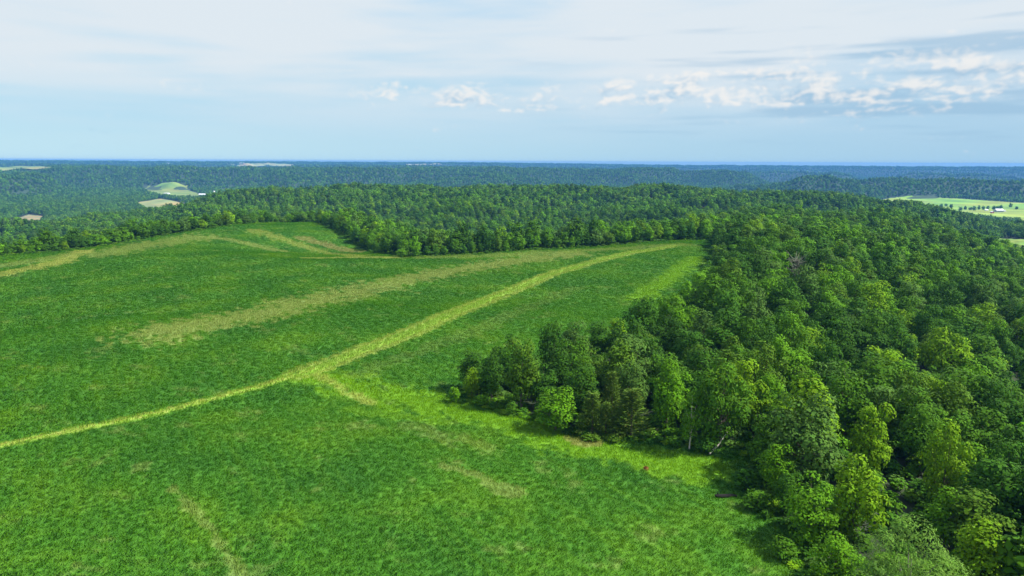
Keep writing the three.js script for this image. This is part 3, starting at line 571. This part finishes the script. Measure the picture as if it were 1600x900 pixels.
for (const t of single) {
  const [px] = seen(t.x, t.y, t.z), d = edge(t.x, t.z);
  const where = t.z < -300 && t.x < 130 ? 'in the tree line behind the field' : d < 9 ? 'on the edge of the wood beside the field' : t.r < 125 ? 'in the nearest part of the right-hand wood' : t.r < 185 ? 'in the middle of the right-hand wood' : 'in the farther part of the right-hand wood';
  const label = (t.high > 12.4 ? 'large ' : 'small ') + SHAPE[t.k] + ' ' + t.tone + ' broadleaf tree ' + where;
  broadleaf(t.x, t.z, t.high, t.wide, t.k, t.tone, label, label.replace(' tree ', ' trees '), t.turn);
}
const W4 = new THREE.Matrix4(), C3 = new THREE.Color();
function massed(name, list, geometries, label) {
  geometries.forEach((g, v) => {
    const mine = list.filter((t) => t.k % geometries.length === v), m = new THREE.InstancedMesh(g.geometry, massMat, mine.length), r = rngOf(v + 5);
    mine.forEach((t, i) => {
      W4.compose(new THREE.Vector3(t.x, t.y, t.z), new THREE.Quaternion().setFromAxisAngle(new THREE.Vector3(0, 1, 0), t.turn), new THREE.Vector3(t.wide / g.w, t.high / g.y, t.wide / g.w));
      m.setMatrixAt(i, W4); const s = lerp(0.8, 1.22, r()); m.setColorAt(i, C3.setRGB(...GREEN[t.tone].map((c) => c * s)));
    });
    m.name = nextName(name); put(tag(m, label, 'woodland', null, 'stuff'));
  });
}
const massMat = leafMat([1, 1, 1]);
const sized = (p, n, s, soft) => ({ geometry: crown(p, n, s, { soft }), y: p.lobes.reduce((m, l) => Math.max(m, l.c[1] + l.R), 0), w: 2 * p.lobes.reduce((m, l) => Math.max(m, Math.hypot(l.c[0], l.c[2]) + l.R), 0) });
{
  const list = [], r = rngOf(31), p = shrubPlan[0], g = { geometry: crown(p, 240, 0.55), y: 2.7, w: 3.2 };
  for (let z = -45; z > -640; z -= 2.6) for (let x = -430; x < 330; x += 2.6) {
    const a = x + 2.6 * r(), b = z + 2.6 * r(), e = r(), f = r(), turn = r() * 6.28, tone = toneAt(a, b, r), d = edge(a, b), q = Math.hypot(a, b);
    if (d < 0.9 || d > (q < 230 ? 60 : 14) || q < 50 || e < 0.1) continue;
    const y = heightAt(a, b), s = seen(a, y, b); if (s[2] < 10 || s[0] < -80 || s[0] > 1700 || s[1] > 1000 || hidden(a, b, y + 2.5)) continue;
    list.push({ x: a, z: b, y, high: lerp(0.9, 2.6, f) * (d < 2.5 ? 0.6 : 1), wide: lerp(2.2, 4, e), k: 0, turn, tone: tone === 'yellow-green' ? 'mid green' : tone });
  }
  const brush = [];
  for (let z = -45; z > -560; z -= 1.25) for (let x = -330; x < 200; x += 1.25) {
    const a = x + 1.25 * r(), b = z + 1.25 * r(), e = r(), f = r(), turn = r() * 6.28, d = edge(a, b);
    if (d < 0.1 || d > 3.6 || e < 0.3) continue;
    const y = heightAt(a, b), q = seen(a, y, b); if (q[2] < 10 || q[0] < -80 || q[0] > 1700 || q[1] > 1000 || hidden(a, b, y + 1.5)) continue;
    brush.push({ x: a, z: b, y, high: lerp(0.35, 1.5, f * f), wide: lerp(0.9, 2.3, e), k: 0, turn, tone: f > 0.8 ? 'deep green' : e > 0.75 ? 'yellow-green' : e > 0.5 ? 'mid green' : 'bright green' });
  }
  massed('edge_brush', brush, [g], 'tangled weeds and low brush along the edge of the wood');
  massed('undergrowth', list, [g], 'low leafy undergrowth filling the floor of the wood');
}
massed('woodland', found.filter((t) => t.r < 1000), PLANS.map((p) => sized(p, 1300, 0.85, 0.55)), 'dense broadleaf woodland behind and right of the field');
massed('distant_woodland', found.filter((t) => t.r >= 1000 && t.r < 3000), PLANS.slice(0, 3).map((p) => sized(p, 320, 1.7, 0.6)), 'wooded ridge and valley woods beyond the field');
massed('far_woodland', found.filter((t) => t.r >= 3000), PLANS.slice(0, 2).map((p) => sized(p, 110, 2.9, 0.6)), 'far blue-green woods covering the hills below the horizon');

// ------------------------------------------------------------------ the crop and the grass, plant by plant
function tuft(seed, n, wide, high, slim, lean) {
  const r = rngOf(seed), L = new Leaves();
  for (let i = 0; i < n; i++) {
    const a = r() * 6.28, k = Math.sqrt(r()) * wide / 2, b = r() * 6.28, d = norm([Math.cos(b) * lean, 1, Math.sin(b) * lean]), q = norm([Math.cos(b), -lean, Math.sin(b)]), l = lerp(0.5, 1, r()) * high * (slim < 0.3 ? 1 : 0.62), v = lerp(0.8, 1.2, r());
    L.leaf([Math.cos(a) * k, high * lerp(0.25, 0.75, r()), Math.sin(a) * k], d, q, l, l * slim, [v * lerp(0.9, 1.2, r()), v, v], [0, 1, 0], 0.6);
  }
  return L.build();
}
const blade = new THREE.MeshPhysicalMaterial({ vertexColors: true, roughness: 0.85, transmission: 0.3, thickness: 0, specularIntensity: 0.03, side: THREE.DoubleSide });
const plants = { crop: [], grass: [] }, rp = rngOf(77);
function sow(r0, r1, step) {
  for (let z = 0; z > -620; z -= step) for (let x = -440; x < 200; x += step) {
    const px = x + step * rp(), pz = z - step * rp(), s = rp(), t = rp(), r = Math.hypot(px, pz);
    if (r < r0 || r >= r1) continue;
    const q = seen(px, 0, pz); if (q[2] < 10 || q[0] < -160 || q[0] > 1760 || q[1] > 990) continue;
    if (edge(px, pz) > 3) continue;
    const y = heightAt(px, pz); if (r > 300 && hidden(px, pz, y + 1)) continue;
    const c = cover(px, pz), wild = c[0] > 0.145;
    (wild ? plants.grass : plants.crop).push([px, y, pz, c, lerp(0.8, 1.2, s) * (step / 0.62), t * 6.28]);
  }
}
sow(55, 135, 0.62); sow(135, 230, 0.88); sow(230, 620, 1.3);
for (const [kind, name, label, geometry] of [['crop', 'crop_plants', 'low leafy green crop covering the field', tuft(3, 56, 0.95, 0.28, 0.46, 0.8)], ['grass', 'meadow_grass', 'yellow-green and straw coloured grass on the lane, headland and bare strips', tuft(4, 40, 0.9, 0.38, 0.16, 0.5)]]) {
  const list = plants[kind], m = new THREE.InstancedMesh(geometry, blade, list.length), up = new THREE.Vector3(0, 1, 0), rr = rngOf(8);
  list.forEach(([x, y, z, c, s, turn], i) => { W4.compose(new THREE.Vector3(x, y, z), new THREE.Quaternion().setFromAxisAngle(up, turn), new THREE.Vector3(s, Math.min(s, 1.5), s)); m.setMatrixAt(i, W4); const v = lerp(0.88, 1.13, rr()); m.setColorAt(i, C3.setRGB(c[0] * v, c[1] * v, c[2] * v)); });
  m.name = name; put(tag(m, label, kind === 'crop' ? 'crop' : 'grass', null, 'stuff'));
}
console.log('trees', single.length, found.length, 'plants', plants.crop.length, plants.grass.length);
renderer.render(scene, camera);
